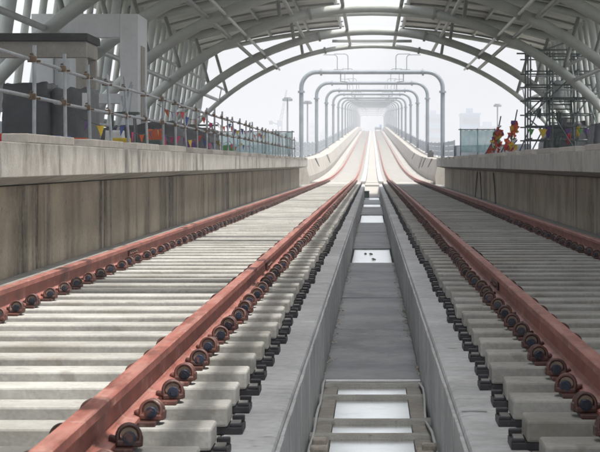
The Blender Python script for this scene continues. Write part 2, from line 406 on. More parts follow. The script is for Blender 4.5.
# uneven mortar smear along both edges
for sx in (-1, 1):
    for ya, yb in ((13.5, 29.3), (34.4, 49.4)):
        y = ya
        while y < yb - .4:
            L = rnd.uniform(.15, .8)
            if rnd.random() < .6: crumb(b, sx * .362, y + L / 2, -.7848, rnd.uniform(.015, .035))
            y += L
tag(b.build('rubble', 'debris'), 'pale crumbs of mortar and grit scattered along the edges of the trough floor', 'rubble', kind='stuff')
b = MB(); b.tube([(-.345, 8.0 + i * .4, -.76 + .02 * math.sin(i * 1.7)) for i in range(14)], .009, 6)
tag(b.build('cable', 'steel_pale'), 'thin pale cable along the left foot of the open trough', 'cable')
b = MB(); b.tube([(.345 - .01 * math.sin(i), 8.0 + i * .4, -.76 + .03 * math.sin(i * 1.3)) for i in range(14)], .009, 6)
tag(b.build('cable', 'steel_pale'), 'thin pale cable along the right foot of the open trough', 'cable')
for sx, yy in ((-1, 9.9), (1, 9.7)):
    b = MB(); b.box(sx * .29 - .05, sx * .29 + .05, yy - .1, yy + .1, -.80, -.72, .015); b.box(sx * .30 - .03, sx * .30 + .05, yy - .02, yy + .07, -.73, -.69, .01)
    tag(b.build('mortar_lump', 'debris'), 'pale lump of mortar on the %s edge of the open trough' % ('left' if sx < 0 else 'right'), 'mortar lump')
b = MB(); b.box(-.36, -.13, 84.6, 85.2, -.79, -.48, .02); b.box(-.37, -.12, 84.55, 85.25, -.48, -.45, .01)
tag(b.build('junction_box', 'scafgreen'), 'small dark green box standing in the far end of the trough', 'box')
b = MB()
b.add([(-.36, 13.36, -.79), (.36, 13.36, -.79), (.36, 13.43, -.786), (-.36, 13.43, -.786), (-.36, 13.36, -.80), (.36, 13.36, -.80)], [(0, 1, 2, 3), (0, 4, 5, 1)])
tag(b.build('plastic_strip', 'sheet'), 'thin white plastic strip along the front lip of the smooth trough floor', 'plastic strip')

# ------------------------------------------------------------------ rails
def rail_dust():
    m = M['rail']; t = m.node_tree; N, L = t.nodes, t.links; b = N['Principled BSDF']
    src = b.inputs['Base Color'].links[0].from_socket
    geo = N.new('ShaderNodeNewGeometry'); sp = N.new('ShaderNodeSeparateXYZ'); L.new(geo.outputs['True Normal'], sp.inputs[0])
    up = N.new('ShaderNodeMapRange'); up.inputs['From Min'].default_value = .25; up.inputs['From Max'].default_value = .9; L.new(sp.outputs['Z'], up.inputs['Value'])
    mp = N.new('ShaderNodeMapping'); mp.inputs['Scale'].default_value = (22, 1.6, 22); L.new(geo.outputs['Position'], mp.inputs['Vector'])
    n = N.new('ShaderNodeTexNoise'); n.inputs['Scale'].default_value = 1; n.inputs['Detail'].default_value = 9; n.inputs['Roughness'].default_value = .7; L.new(mp.outputs[0], n.inputs['Vector'])
    f = N.new('ShaderNodeMapRange'); f.inputs['From Min'].default_value = .42; f.inputs['From Max'].default_value = .66; f.inputs['To Max'].default_value = .75; L.new(n.outputs['Fac'], f.inputs['Value'])
    mu = N.new('ShaderNodeMath'); mu.operation = 'MULTIPLY'; L.new(up.outputs[0], mu.inputs[0]); L.new(f.outputs[0], mu.inputs[1])
    mx = N.new('ShaderNodeMix'); mx.data_type = 'RGBA'; L.new(mu.outputs[0], mx.inputs['Factor']); L.new(src, mx.inputs['A']); mx.inputs['B'].default_value = (.42, .235, .195, 1)
    # rust and grime patches
    n2 = N.new('ShaderNodeTexNoise'); n2.inputs['Scale'].default_value = 2.3; n2.inputs['Detail'].default_value = 10; n2.inputs['Roughness'].default_value = .72
    mp2 = N.new('ShaderNodeMapping'); mp2.inputs['Scale'].default_value = (3, .8, 3); L.new(geo.outputs['Position'], mp2.inputs['Vector']); L.new(mp2.outputs[0], n2.inputs['Vector'])
    f2 = N.new('ShaderNodeMapRange'); f2.inputs['From Min'].default_value = .50; f2.inputs['From Max'].default_value = .62; f2.inputs['To Max'].default_value = .8; L.new(n2.outputs['Fac'], f2.inputs['Value'])
    mx2 = N.new('ShaderNodeMix'); mx2.data_type = 'RGBA'; L.new(f2.outputs[0], mx2.inputs['Factor']); L.new(mx.outputs['Result'], mx2.inputs['A']); mx2.inputs['B'].default_value = (.14, .046, .032, 1)
    L.new(mx2.outputs['Result'], b.inputs['Base Color'])
rail_dust()
RP = [(-.035, -.004), (-.030, 0), (.030, 0), (.035, -.004), (.036, -.034), (.032, -.039), (.010, -.048), (.0085, -.075), (.0095, -.118), (.022, -.130), (.068, -.142), (.070, -.152),
      (-.070, -.152), (-.068, -.142), (-.022, -.130), (-.0095, -.118), (-.0085, -.075), (-.010, -.048), (-.032, -.039), (-.036, -.034)]
RAILX = (-2.45, -.95, .95, 2.45)
rl = ['outer red rail of the left track, sunlit, beside the left platform wall', 'inner red oxide rail of the left track, sunlit, beside the left concrete beam',
      'inner dark red rail of the right track, in shade, beside the right concrete beam', 'outer dark red rail of the right track, in shade, beside the right platform wall']
for x, lb in zip(RAILX, rl):
    b = MB(); b.sweep([(x + px, pz) for px, pz in RP], YS)
    tag(b.build('rail', 'rail'), lb, 'rail')
# fishplates where the lengths are joined
for x, yy, lb in ((-2.45, 18.3, 'bolted joint plate on the outer rail of the sunlit left track'), (-.95, 16.2, 'bolted joint plate on the inner rail of the left track'),
                  (.95, 13.6, 'bolted joint plate on the inner rail of the right track')):
    b = MB()
    for sx in (-1, 1):
        x0, x1 = sorted((x + sx * .0115, x + sx * .026)); b.box(x0, x1, yy - .3, yy + .3, -.115, -.05, .004)
        for q in (-.22, -.08, .08, .22): b.tube([(x + sx * .026, yy + q, -.083), (x + sx * .04, yy + q, -.083)], .014, 6)
    tag(b.build('rail_joint', 'clip'), lb, 'rail joint')

# ------------------------------------------------------------------ sleepers and fasteners
def arc(cx, cy, cz, r, a0, a1, n, tilt=0.0):
    o = []
    for i in range(n + 1):
        a = R(a0 + (a1 - a0) * i / n); dz = math.sin(a) * r
        o.append((cx + math.cos(a) * r, cy + dz * math.sin(tilt), cz + dz * math.cos(tilt)))
    return o
def fastener_meshes():
    # local origin: on the sleeper top beside the rail foot; +x points away from the rail
    c = MB()
    c.tube(arc(0, -.028, .040, .046, -28, 208, 16, R(14)), .0088, 8)
    c.tube(arc(0, .035, .038, .043, -28, 208, 12, R(6)), .0095, 8)
    c.tube([(-.045, -.03, .022), (-.07, -.01, .028), (-.072, .035, .028), (-.045, .04, .022)], .011, 7)
    c.box(-.050, .052, -.048, .06, 0, .026, .007)
    c.box(.024, .058, -.03, .04, 0, .042, .006)
    i = MB()
    i.tube([(0, -.020, .045), (0, .030, .043)], .0325, 16)
    k = MB()
    k.tube([(.003, -.050, .033), (.003, -.046, .033), (.003, .02, .033)], [.026, .0285, .0285], 10, smooth=False)
    k.tube([(.003, -.060, .033), (.003, -.0505, .033)], [.016, .017], 6, smooth=False)
    return c, i, k
cM, iM, kM = fastener_meshes()
def sleeper_thing(label, group, sub, near):
    t = thing('sleeper', (0, 0, 0), label, 'sleeper', group)
    b = MB(); b.box(-1.1, 1.1, -.118, .118, -.257, -.172, .011); b.build('concrete_block', 'sleeper', t)
    for sx in (-1, 1):
        bo = MB(); x0, x1 = sorted((sx * .86, sx * 1.158)); bo.box(x0, x1, -.10, .10, -.292, -.2585, .006)
        x0, x1 = sorted((sx * 1.104, sx * 1.156)); bo.box(x0, x1, -.097, -.068, -.2590, -.246, .004); bo.box(x0, x1, .060, .095, -.2590, -.232, .005)
        x0, x1 = sorted((sx * 1.103, sx * 1.144)); bo.box(x0, x1, -.060, .055, -.2590, -.249, .003, 1)
        bo.build('rubber_boot', ['boot', 'bed'], t)
    for rx in (-.75, .75):
        p = MB(); p.box(rx - .135, rx + .135, -.085, .085, -.1715, -.1535, .004); p.build('base_plate', 'clip', t)
        for s in (-1, 1):
            if near:
                o = cM.build('fastener', 'clip', t)
                i = iM.build('insulator', 'insul', o); k = kM.build('bolt_cap', 'cap', o)
            else:
                m = MB()
                for src, mi in ((cM, 0), (iM, 1), (kM, 2)): m.add(src.v, src.f, mi, False)
                o = m.build('fastener', ['clip', 'insul', 'cap'], t)
            o.location = (rx + s * .112, 0, -.1535); o.scale = (s * .86, .86, .86)
    return t
lab = {-1: 'pale concrete sleeper of the sunlit left track, with rusty clips',
       1: 'grey concrete sleeper of the shaded right track, with rusty clips'}
grp = {-1: 'concrete sleepers of the left track', 1: 'concrete sleepers of the right track'}
protoN = sleeper_thing('x', 'x', True, True); protoF = sleeper_thing('x', 'x', False, False)
# share fastener meshes
for proto in (protoN, protoF):
    fs = [o for o in proto.children if o.name.split('.')[0] == 'fastener']
    for o in fs[1:]:
        o.data = fs[0].data
        for a, c in zip(o.children, fs[0].children): a.data = c.data
PITCH = .62; Y0 = 5.62; NS = 150
first = {True: True, False: True}
for i in range(NS):
    for sx in (-1, 1):
        yy = Y0 + PITCH * i + (0.21 if sx > 0 else 0)
        near = yy < 32
        pr = protoN if near else protoF
        if first[near]: t = pr; first[near] = False
        else: t = copy_tree(pr)
        t.location = (sx * 1.70 + rnd.uniform(-.014, .014), yy + rnd.uniform(-.014, .014), zp(yy)); t.rotation_euler = (rnd.uniform(-.012, .012), 0, rnd.uniform(-.006, .006))
        for ch in t.children:
            if ch.name.startswith('fastener'): ch.rotation_euler = (rnd.uniform(-.10, .05), rnd.uniform(-.06, .06), rnd.uniform(-.16, .16))
        tag(t, lab[sx], 'sleeper', grp[sx])
b = MB(); yy = Y0 + PITCH * NS
while yy < 575:
    for sx in (-1, 1): b.box(sx * 1.7 - 1.1, sx * 1.7 + 1.1, yy - .118, yy + .118, zp(yy) - .29, zp(yy) - .172)
    yy += PITCH
tag(b.build('far_sleepers', 'sleeper'), 'pale sunlit sleepers of both tracks climbing the viaduct in the distance', 'sleepers', kind='stuff')

# ------------------------------------------------------------------ platform walls and coping
side = {-1: 'left', 1: 'right'}
for sx in (-1, 1):
    b = MB(); y = 2.0
    while y < 88:
        e = min(y + 3.6, 88.0); x0, x1 = sorted((sx * 3.555, sx * 3.618)); b.box(x0, x1, y + .003, e - .003, -.292, .60, .003); y += 3.6
    y = 2.9
    while y < 88:
        for z in (-.02, .38): b.tube([(sx * 3.556, y, z), (sx * 3.551, y, z)], .02, 8)
        y += 1.2
    tag(b.build('platform_wall', 'wall'), 'stained beige concrete wall below the %s platform edge with dark vertical streaks' % side[sx], 'wall')
    b = MB()
    y = 2.0
    while y < 88:
        e = min(y + 4.8, 88.0)
        b.sweep([(sx * 3.15, 1.012), (sx * 3.494, 1.012), (sx * 3.494, .66), (sx * 3.62, .62), (sx * 3.62, .605), (sx * 3.48, .625), (sx * 3.15, .70)], [y + .004, e - .004]); y += 4.8
    tag(b.build('platform_coping', 'coping', bevel=.012), 'pale concrete edge beam overhanging the %s platform wall' % side[sx], 'edge beam')
    i = 0; y = 8.9
    while y < 86:
        b = MB(); x0, x1 = sorted((sx * 3.17, sx * 3.42))
        L = 2.5 + rnd.uniform(-.1, .1)
        b.box(x0, x1, y, y + L, 1.013, 1.11 + rnd.uniform(-.008, .008), .012)
        tag(b.build('edge_block', 'block'), '%s pale concrete block along the %s platform edge, counted from the near end' % ('first' if i == 0 else ORD[i], side[sx]), 'edge block',
            'concrete blocks along the %s platform edge' % side[sx])
        y += 3.85; i += 1

# parapets of the viaduct
for sx in (-1, 1):
    b = MB()
    b.sweep([(sx * 3.40, -.29), (sx * 3.36, .15), (sx * 3.58, 1.05), (sx * 3.62, 1.08), (sx * 4.7, 1.08), (sx * 4.7, -.29)], [96.0] + YFAR[1:])
    tag(b.build('viaduct_parapet', 'parapet'), 'pale concrete parapet along the %s side of the climbing viaduct' % side[sx], 'parapet')
    t = thing('parapet_railing', (0, 0, 0), 'pale blue grey railing band running between the portal legs on the %s parapet' % side[sx], 'railing')
    b = MB()
    for z0, z1 in ((1.22, 1.50), (1.53, 1.80), (1.83, 2.05)):
        x0, x1 = sorted((sx * 4.36, sx * 4.42))
        b.sweep([(x0, z0), (x1, z0), (x1, z1), (x0, z1)], [97.0] + YFAR[1:])
    b.build('rail_band', 'railing', t)
    yy = 98.0
    while yy < 560:
        b = MB(); x0, x1 = sorted((sx * 4.44, sx * 4.52)); b.box(x0, x1, yy - .05, yy + .05, zp(yy) + 1.08, zp(yy) + 2.1)
        b.build('post', 'railing', t); yy += 7.5
    # flared end screen towards the platform end
    t = thing('end_screen', (0, 0, 0), 'pale grey flared screen between the %s platform end and the viaduct parapet' % side[sx], 'screen')
    b = MB(); n = 8
    pts = [(sx * (4.45 + 3.4 * (k / n) ** 1.7), 98.0 - 8.5 * k / n) for k in range(n + 1)]
    vs = []
    for x, y in pts: vs += [(x, y, .2), (x, y, 1.75), (x + sx * .08, y + .05, 1.75), (x + sx * .08, y + .05, .2)]
    fs = [(4 * k + a, 4 * k + 4 + a, 4 * k + 4 + (a + 1) % 4, 4 * k + (a + 1) % 4) for k in range(n) for a in range(4)] + [(0, 1, 2, 3), (4 * n, 4 * n + 1, 4 * n + 2, 4 * n + 3)]
    b.add(vs, fs); b.build('screen_panel', 'railing', t)
    b = MB(); b.tube([(x + sx * .04, y, 1.79) for x, y in pts], .035, 6); b.build('top_rail', 'hoop', t)
    # draped cables over the inner face
    for k, yy in enumerate((106, 119, 126, 149) if sx > 0 else (112, 141)):
        b = MB(); pts = [(sx * (3.60 - .24 * math.sin(math.pi * q / 10)), yy + (1.6 + 1.3 * (k % 3)) * q / 10, zp(yy + .2 * q) + 1.07 - (.5 + .16 * (k % 3)) * math.sin(math.pi * q / 10)) for q in range(11)]
        pts = [(p[0] - sx * .05, p[1], p[2]) for p in pts]
        b.tube(pts, .022, 6)
        tag(b.build('cable', 'cable'), '%s dark cable draped over the inner face of the %s viaduct parapet' % (ORD[k], side[sx]), 'cable', 'cables draped over the parapets')
b = MB(); b.box(3.75, 4.15, 121, 121.8, zp(121) + 1.08, zp(121) + 1.45, .03); b.box(3.85, 4.05, 121.2, 121.6, zp(121) + 1.45, zp(121) + 1.55, .03)
tag(b.build('tool_box', 'cable'), 'small black box standing on the right viaduct parapet', 'box')
b = MB()
for i in range(40):
    x = rnd.uniform(2.75, 3.35); yy = rnd.uniform(96.5, 103); r = rnd.uniform(.05, .16); b.box(x - r, x + r, yy - r, yy + r, -.29, -.29 + r * 1.3, r * .3)
tag(b.build('rubble', 'debris'), 'pale rubble heaped beside the outer right rail at the platform end', 'rubble', kind='stuff')

# ------------------------------------------------------------------ portals over the climbing track
def portal():
    t = thing('catenary_portal', (0, 0, 0), 'x', 'portal', 'grey tubular portals over the viaduct')
    H = 6.5; r = .135; W = 4.28; er = .95
    for sx in (-1, 1):
        c = MB(); c.tube([(sx * W, 0, 1.081), (sx * W, 0, H - er - .25)], r, 14); c.build('column', 'hoop', t)
        e = MB(); e.tube([(sx * W, 0, H - er - .25)] + [(sx * (W - er + er * math.cos(R(a))), 0, H - er + er * math.sin(R(a))) for a in range(0, 91, 10)] + [(sx * (W - er - .25), 0, H)], r * .99, 14)
        e.build('elbow', 'hoop', t)
        for p, q in (((sx * W, 0, H - er - .31), (sx * W, 0, H - er - .19)), ((sx * (W - er - .19), 0, H), (sx * (W - er - .31), 0, H))):
            f = MB(); f.tube([p, q], .215, 14); f.build('flange', 'hoop', t)
        bp = MB(); bp.box(sx * W - .28, sx * W + .28, -.28, .28, 1.081, 1.13, .01); bp.build('base_plate', 'hoop', t)
        k = MB()
        for dx, hgt in ((2.1, 1.05), (1.45, 1.1)):
            k.tube([(sx * dx, 0, H + .1)] + [(sx * dx, 0, H + hgt - .2)] + [(sx * (dx + .2 - .2 * math.cos(R(a))), 0, H + hgt - .2 + .2 * math.sin(R(a))) for a in (30, 60, 90)] + [(sx * (dx + .85), 0, H + hgt)], .028, 6)
        k.tube([(sx * 1.9, 0, H - .1), (sx * 1.9, 0, H - .55), (sx * 1.5, 0, H - .6)], .04, 6)
        k.build('wire_bracket', 'pipe', t)
    m = MB(); m.tube([(-W + er + .25, 0, H), (W - er - .25, 0, H)], r, 14); m.build('beam', 'hoop', t)
    return t
P0 = portal()
PY = [109 + 30 * k for k in range(19)]
for k, yy in enumerate(PY):
    t = P0 if k == 0 else copy_tree(P0)
    t.location = (0, yy, zp(yy) + (-.2 if k == 0 else .12 if k < 4 else 0))
    t['label'] = '%s grey tubular portal spanning both tracks on the viaduct, counted from the station' % ('first' if k == 0 else ORD[k])

# small work trolley near the crest
yy = 505; z = zp(yy)
t = thing('work_trolley', (1.75, yy, z), 'small blue grey work trolley standing on the right track at the crest', 'trolley')
b = MB(); b.box(-1.0, 1.0, -1.6, 1.6, .35, .6, .05); b.build('frame', 'cable', t)
for x in (-.75, .75):
    for y in (-1.1, 1.1): b = MB(); b.tube([(x - .06, y, .26), (x + .06, y, .26)], .26, 14); b.build('wheel', 'cable', t)
b = MB(); b.box(-.95, .35, -1.4, 1.4, .6, 1.25, .15); b.build('load', 'tower', t)
b = MB(); b.box(.3, .98, -.9, .9, .6, 1.75, .12); b.build('cab', 'bluetower', t)

# ------------------------------------------------------------------ station roof
FR = [3.4, 12.6, 21.8, 31.0, 40.3, 47.8, 55.8, 65.0, 76.4, 86.0]
RR = 11.3; ZC = CH - 5.66
def arch_z(x): return ZC + math.sqrt(RR * RR - x * x)
def raft_z(x): return CH + 6.52 - .012 * abs(x) - .0165 * x * x
for k, yy in enumerate(FR):
    last = k == len(FR) - 1
    t = thing('roof_frame', (0, yy, 1.0), '%s curved steel roof frame over the tracks, counted from the far open end' % ('first' if last else ORD[len(FR) - 1 - k]), 'roof frame', 'curved steel frames of the station roof')
    def loc(pts): return [Vector(p) - Vector((0, 0, 1.0)) for p in pts]
    b = MB(); a1 = math.asin(9.7 / RR)
    rr = .115 if last else .17
    b.tube(loc([(RR * math.sin(a), 0, ZC + RR * math.cos(a)) for a in [(-a1 + 2 * a1 * i / 60) for i in range(61)]]), rr, 14)
    b.build('arch_tube', 'steel', t)
    # splice collars
    for a in (-.42, -.20, .20, .42):
        p = Vector((RR * math.sin(a), 0, ZC + RR * math.cos(a))); d = Vector((math.cos(a), 0, -math.sin(a)))
        c = MB(); c.tube(loc([p - d * .05, p + d * .05]), rr + .055, 14); c.build('splice_collar', 'steel_dark', t)
    if not last:
        b = MB(); b.tube(loc([(x, 1.0, raft_z(x)) for x in [-8.1 + 16.2 * i / 30 for i in range(31)]]), .15, 12); b.build('rafter', 'steel', t)
    else:
        b = MB(); b.tube(loc([(x, 1.0, raft_z(x)) for x in [-8.1 + 16.2 * i / 30 for i in range(31)]]), .11, 12); b.build('rafter', 'steel', t)
        b = MB(); b.box(-1.9, 1.9, -.08, .08, CH + 5.80 - 1, CH + 5.93 - 1, .01); b.build('tie_bar', 'steel_dark', t)
    for sx in (-1, 1):
        b = MB(); b.tube(loc([(sx * 8.75, .45, 1.012), (sx * 8.0, .45, raft_z(8.0) - .05)]), .20, 16); b.build('column', 'column', t)
        b = MB()
        for zz in (2.2, 3.4, 4.6):
            u = (zz - 1.012) / (raft_z(8) - 1.012); x = sx * (8.75 - .75 * u); b.tube(loc([(x, .45, zz - .025), (x, .45, zz + .025)]), .215, 16)
        b.build('column_collar', 'column', t)
        # haunch: short link between arch and rafter ends
        b = MB()
        for xa, xb in ((3.3, 3.5), (6.9, 7.6)):
            b.tube(loc([(sx * xa, 0, arch_z(xa)), (sx * xb, 1.0, raft_z(xb))]), .075, 8)
        b.build('link_strut', 'steel_dark', t)
# longitudinal purlins between frames (one tube runs the whole length)
PUR = [(1.05, .07), (2.9, .075), (5.1, .075), (7.35, .08), (8.9, .08)]
for sx in (-1, 1):
    for j, (x, r) in enumerate(PUR):
        t = thing('purlin', (sx * x, 0, arch_z(x)), '%s lengthwise steel tube on the %s half of the roof arches, counted from the crown' % ('first' if j == 0 else ORD[j], side[sx]), 'purlin', 'lengthwise tubes along the roof arches')
        for k in range(len(FR) - 1):
            b = MB(); b.tube([(0, FR[k] + .1, .12), (0, FR[k + 1] - .1, .12)], r, 8); b.build('tube', 'steel_dark' if j != 3 else 'steel_pale', t)
# long pale ties hanging below the arches
for sx in (-1, 1):
    b = MB(); b.tube([(sx * 4.55, 30, CH + 5.06 - .42), (sx * 4.55, 88.6, CH + 5.06 - .42)], .055, 8)
    for yy in FR:
        if yy > 30: b.tube([(sx * 4.55, yy, CH + 5.06 - .45), (sx * 4.55, yy, arch_z(4.55) - .18)], .03, 6)
    tag(b.build('tie_tube', 'steel_pale'), 'long thin pale tube slung lengthwise below the %s roof arches' % side[sx], 'tube')
    b = MB(); b.tube([(sx * 7.2, 56, CH + 3.62), (sx * 7.2, 88.4, CH + 3.62)], .055, 8)
    for yy in FR:
        if yy > 60: b.tube([(sx * 7.2, yy, CH + 3.6), (sx * 7.36, yy, arch_z(7.36) - .15)], .03, 6)
    tag(b.build('tie_tube', 'steel_pale'), 'shorter thin pale tube slung along the %s haunch of the roof' % side[sx], 'tube')
# deck halves
for sx in (-1, 1):
    t = thing('roof_deck', (0, 0, 0), 'grey beige sheeted %s half of the station roof beside the open central slot' % side[sx], 'roof')
    b = MB(); xs = [1.45 + (8.9 - 1.45) * i / 24 for i in range(25)]
    top = [(sx * x, raft_z(x) + .34) for x in xs]; bot = [(sx * x, raft_z(x) + .25) for x in xs]
    b.sweep(top + bot[::-1], [-9.0, 88.0]); b.build('sheeting', 'sheeting', t)
    for j, x in enumerate((1.52, 3.1, 4.9, 6.7, 8.5)):
        b = MB(); x0, x1 = sorted((sx * (x - .05), sx * (x + .05))); b.box(x0, x1, -8.95, 87.95, raft_z(x) + .1, raft_z(x) + (.245 if j else .34)); b.build('lengthwise_beam', 'steel_dark', t)
    yy = -8.0
    while yy < 88:
        b = MB(); b.tube([(sx * x, yy, raft_z(x) + .2) for x in [1.35 + 7.3 * i / 14 for i in range(15)]], .045, 6); b.build('cross_rib', 'steel_dark', t); yy += 3.07
# side screens of leaning mullions, one per bay
bays = [(FR[k], FR[k + 1]) for k in range(len(FR) - 1)]
for sx in (-1, 1):
    for k, (a, c) in enumerate(bays):
        t = thing('side_screen', (sx * 8.75, (a + c) / 2, 1.0), '%s bay of leaning grey mullions on the %s platform, counted from the far end' % ('first' if k == len(bays) - 1 else ORD[len(bays) - 1 - k], side[sx]), 'side screen', 'bays of leaning mullions along the station sides')
        n = max(2, int(round((c - a) / 1.75)))
        for q in range(1, n):
            y = a + (c - a) * q / n - (a + c) / 2 + .3
            b = MB(); b.tube([(-sx * .15, y, .012), (sx * -.85, y, raft_z(8.0) - 1.0)], .095, 8); b.build('mullion', 'steel', t)
        for zz, xx in ((1.05, .30), (2.4, .50)):
            b = MB(); b.tube([(-sx * xx, a - (a + c) / 2 + .45, zz), (-sx * xx, c - (a + c) / 2 + .45, zz)], .05, 8); b.build('transom', 'steel_pale', t)
    b = MB(); x0, x1 = sorted((sx * 10.2, sx * 10.45)); b.box(x0, x1, 2, 88, 1.013, 2.0, .02)
    tag(b.build('outer_wall', 'railing'), 'low pale wall along the outer edge of the %s platform behind the mullions' % side[sx], 'wall')
    b = MB(); x0, x1 = sorted((sx * 8.55, sx * 8.95)); b.box(x0, x1, -9, 88, raft_z(8.9) - .1, raft_z(8.9) + .24, .02)
    tag(b.build('eaves_gutter', 'steel_dark'), 'dark gutter along the %s eaves of the station roof' % side[sx], 'gutter')

# ------------------------------------------------------------------ left platform: scaffold railing, flags
def lean(x, y, z0, z1, lx, ly): return [(x, y, z0), (x + lx, y + ly, z1)]
PF = 1.012
def tri(b, p, w, h, ang, ph):
    d = Vector((math.cos(ang), math.sin(ang), 0)); nn = Vector((-d.y, d.x, 0))
    P = Vector(p); a = P - d * w / 2; c = P + d * w / 2; tip = P + Vector((0, 0, -h)) + nn * ph
    t_ = nn * .003
    b.add([a - t_, c - t_, tip - t_, a + t_, c + t_, tip + t_], [(0, 1, 2), (3, 5, 4), (0, 3, 4, 1), (1, 4, 5, 2), (2, 5, 3, 0)])
def railing(x, ya, yb, label):
    t = thing('scaffold_railing', (x, ya, PF), label, 'railing')
    y = ya; ps = []
    while y <= yb:
        lx = rnd.uniform(-.07, .03); ly = rnd.uniform(-.06, .06); ps.append((y, lx, ly))
        p = MB(); p.tube([(0, y - ya, .003), (lx, y - ya + ly, 1.02 + rnd.uniform(-.03, .09))], .0215, 8); po = p.build('post', 'galv', t)
        for z in (.53, .93):
            c = MB(); u = z / 1.0; cx = lx * u - .03; cy = y - ya + ly * u
            c.box(cx - .025, cx + .05, cy - .034, cy + .034, z - .034, z + .034, .01)
            c.tube([(cx - .05, cy + .03, z - .02), (cx + .09, cy + .03, z - .02)], .012, 6)
            c.tube([(cx, cy - .05, z + .05), (cx, cy + .06, z + .06)], .012, 6)
            c.build('coupler', 'coupler', po)
        y += 2.0 + rnd.uniform(-.25, .25)
    for z in (.53, .93):
        y = 0.0; seg = 0
        while y < yb - ya:
            e = min(y + 6.0, yb - ya)
            m = MB(); m.tube([(-.055, y - .15, z + .012 * math.sin(seg * 2.1)), (-.055, e + .15, z + .012 * math.sin(seg * 2.1 + 1))], .0215, 8); m.build('guard_rail', 'galv', t)
            y = e; seg += 1
    return t
railing(-3.62, 9.0, 85.0, 'long guard rail of grey scaffold tubes and rusty couplers along the left platform edge')
def bunting(x, y0, y1, z, label, step=.42, size=.17, n0=0, cols=('pink', 'orange', 'purple', 'yellow', 'red', 'blue')):
    t = thing('bunting', (x, y0, z), label, 'bunting')
    L = y1 - y0; pts = []; n = int(L / step)
    sag = lambda d: -.10 * abs(math.sin(math.pi * d / 4.0)) + .03 * math.sin(d * .9)
    m = MB(); m.tube([(0, L * i / (n * 2), sag(L * i / (n * 2))) for i in range(n * 2 + 1)], .006, 5); m.build('string', 'cable', t)
    for i in range(n):
        if rnd.random() < .12: continue
        d = (i + .5) * step; b = MB(); tri(b, (0, d, sag(d)), size * rnd.uniform(.85, 1.2), size * rnd.uniform(.9, 1.3), R(rnd.uniform(40, 140)), rnd.uniform(-.05, .05))
        b.build('pennant', cols[(i + n0 + rnd.randint(0, 1)) % len(cols)], t)
bunting(-3.70, 31.0, 62, PF + .84, 'upper string of coloured pennants tied along the left scaffold railing', .9, .14)
bunting(-3.72, 23.0, 58, PF + .40, 'lower string of coloured pennants tied along the left scaffold railing', 1.1, .13, 2)

def net(x0, x1, y, z0, z1, label):
    t = thing('net_barrier', ((x0 + x1) / 2, y, PF), label, 'net barrier'); b = MB(); n = 24; w = x1 - x0
    vs = []; rows = 5
    for r in range(rows + 1):
        for i in range(n + 1):
            vs.append((-w / 2 + w * i / n, .05 * math.sin(i * 1.3 + r) + .03 * math.sin(i * 2.9), z0 + (z1 - z0) * r / rows - (.05 * abs(math.sin(i * .8)) if r == rows else 0)))
    fs = [(r * (n + 1) + i, r * (n + 1) + i + 1, (r + 1) * (n + 1) + i + 1, (r + 1) * (n + 1) + i) for r in range(rows) for i in range(n)]
    b.add(vs, fs, 0, True); o = b.build('net', 'net', t); md = o.modifiers.new('thick', 'SOLIDIFY'); md.thickness = .006
    k = max(2, int(abs(w) / 1.2))
    for i in range(k + 1):
        p = MB(); xx = -w / 2 + w * i / k; p.tube([(xx, .09, .002), (xx, .09, z1 + .05)], .024, 8); p.build('post', 'scaf', t)
    p = MB(); p.tube([(-w / 2 - .1, .06, z1), (w / 2 + .1, .06, z1)], .024, 8); p.build('top_tube', 'scaf', t)
net(-7.6, -3.75, 84.5, .25, 1.32, 'teal safety net on posts across the far end of the left platform')
net(4.15, 5.75, 84.3, .35, 1.42, 'teal safety net on posts across the far end of the right platform')

# white framed wall
t = thing('framed_wall', (-6.7, 42, PF), 'tall white framed wall with square openings on the left platform behind the beige shelter', 'wall')
def part(nm, mat, *bx, par=None, ch=.01):
    b = MB()
    for q in bx: b.box(*q, ch)
    return b.build(nm, mat, par if par is not None else t)
part('pillar', 'white', (.82, 1.24, 0, 1.7, 0, 3.31)); part('pillar', 'white', (-.35, .10, .02, .5, 0, 2.765)); part('pillar', 'white', (-1.25, -.75, .02, .5, 0, 2.765))
part('lintel', 'white', (-1.25, .8175, .0, .52, 2.77, 3.31)); part('sill', 'white', (-.745, -.355, .03, .45, 1.22, 1.45), (.105, .8165, .03, .45, 1.22, 1.45))
part('panel', 'white', (-.74, -.36, .15, .3, 1.455, 2.76)); part('recessed_panel', 'beige', (1.242, 1.256, .5, 1.2, .3, 2.6))
# beige shelter
t = thing('site_shelter', (-6.9, 33, PF), 'beige rendered shelter with a dark flat roof on the left platform behind the covered crates', 'shelter')
part('roof_slab', 'tarred', (-2.0, 1.70, -.10, 1.45, 2.06, 2.20)); part('beam', 'beige', (-1.9, 1.66, 0, .25, 1.76, 2.055))
part('beam', 'beige', (1.50, 1.66, .253, 1.4, 1.78, 2.053))
part('post', 'beige', (1.47, 1.655, 0.004, .2, 0, 1.757)); part('post', 'beige', (1.50, 1.655, 1.22, 1.4, 0, 1.777)); part('post', 'beige', (-1.85, -1.66, 0.004, .2, 0, 1.757))
part('post', 'beige', (-1.85, -1.66, 1.2, 1.4, 0, 2.055))
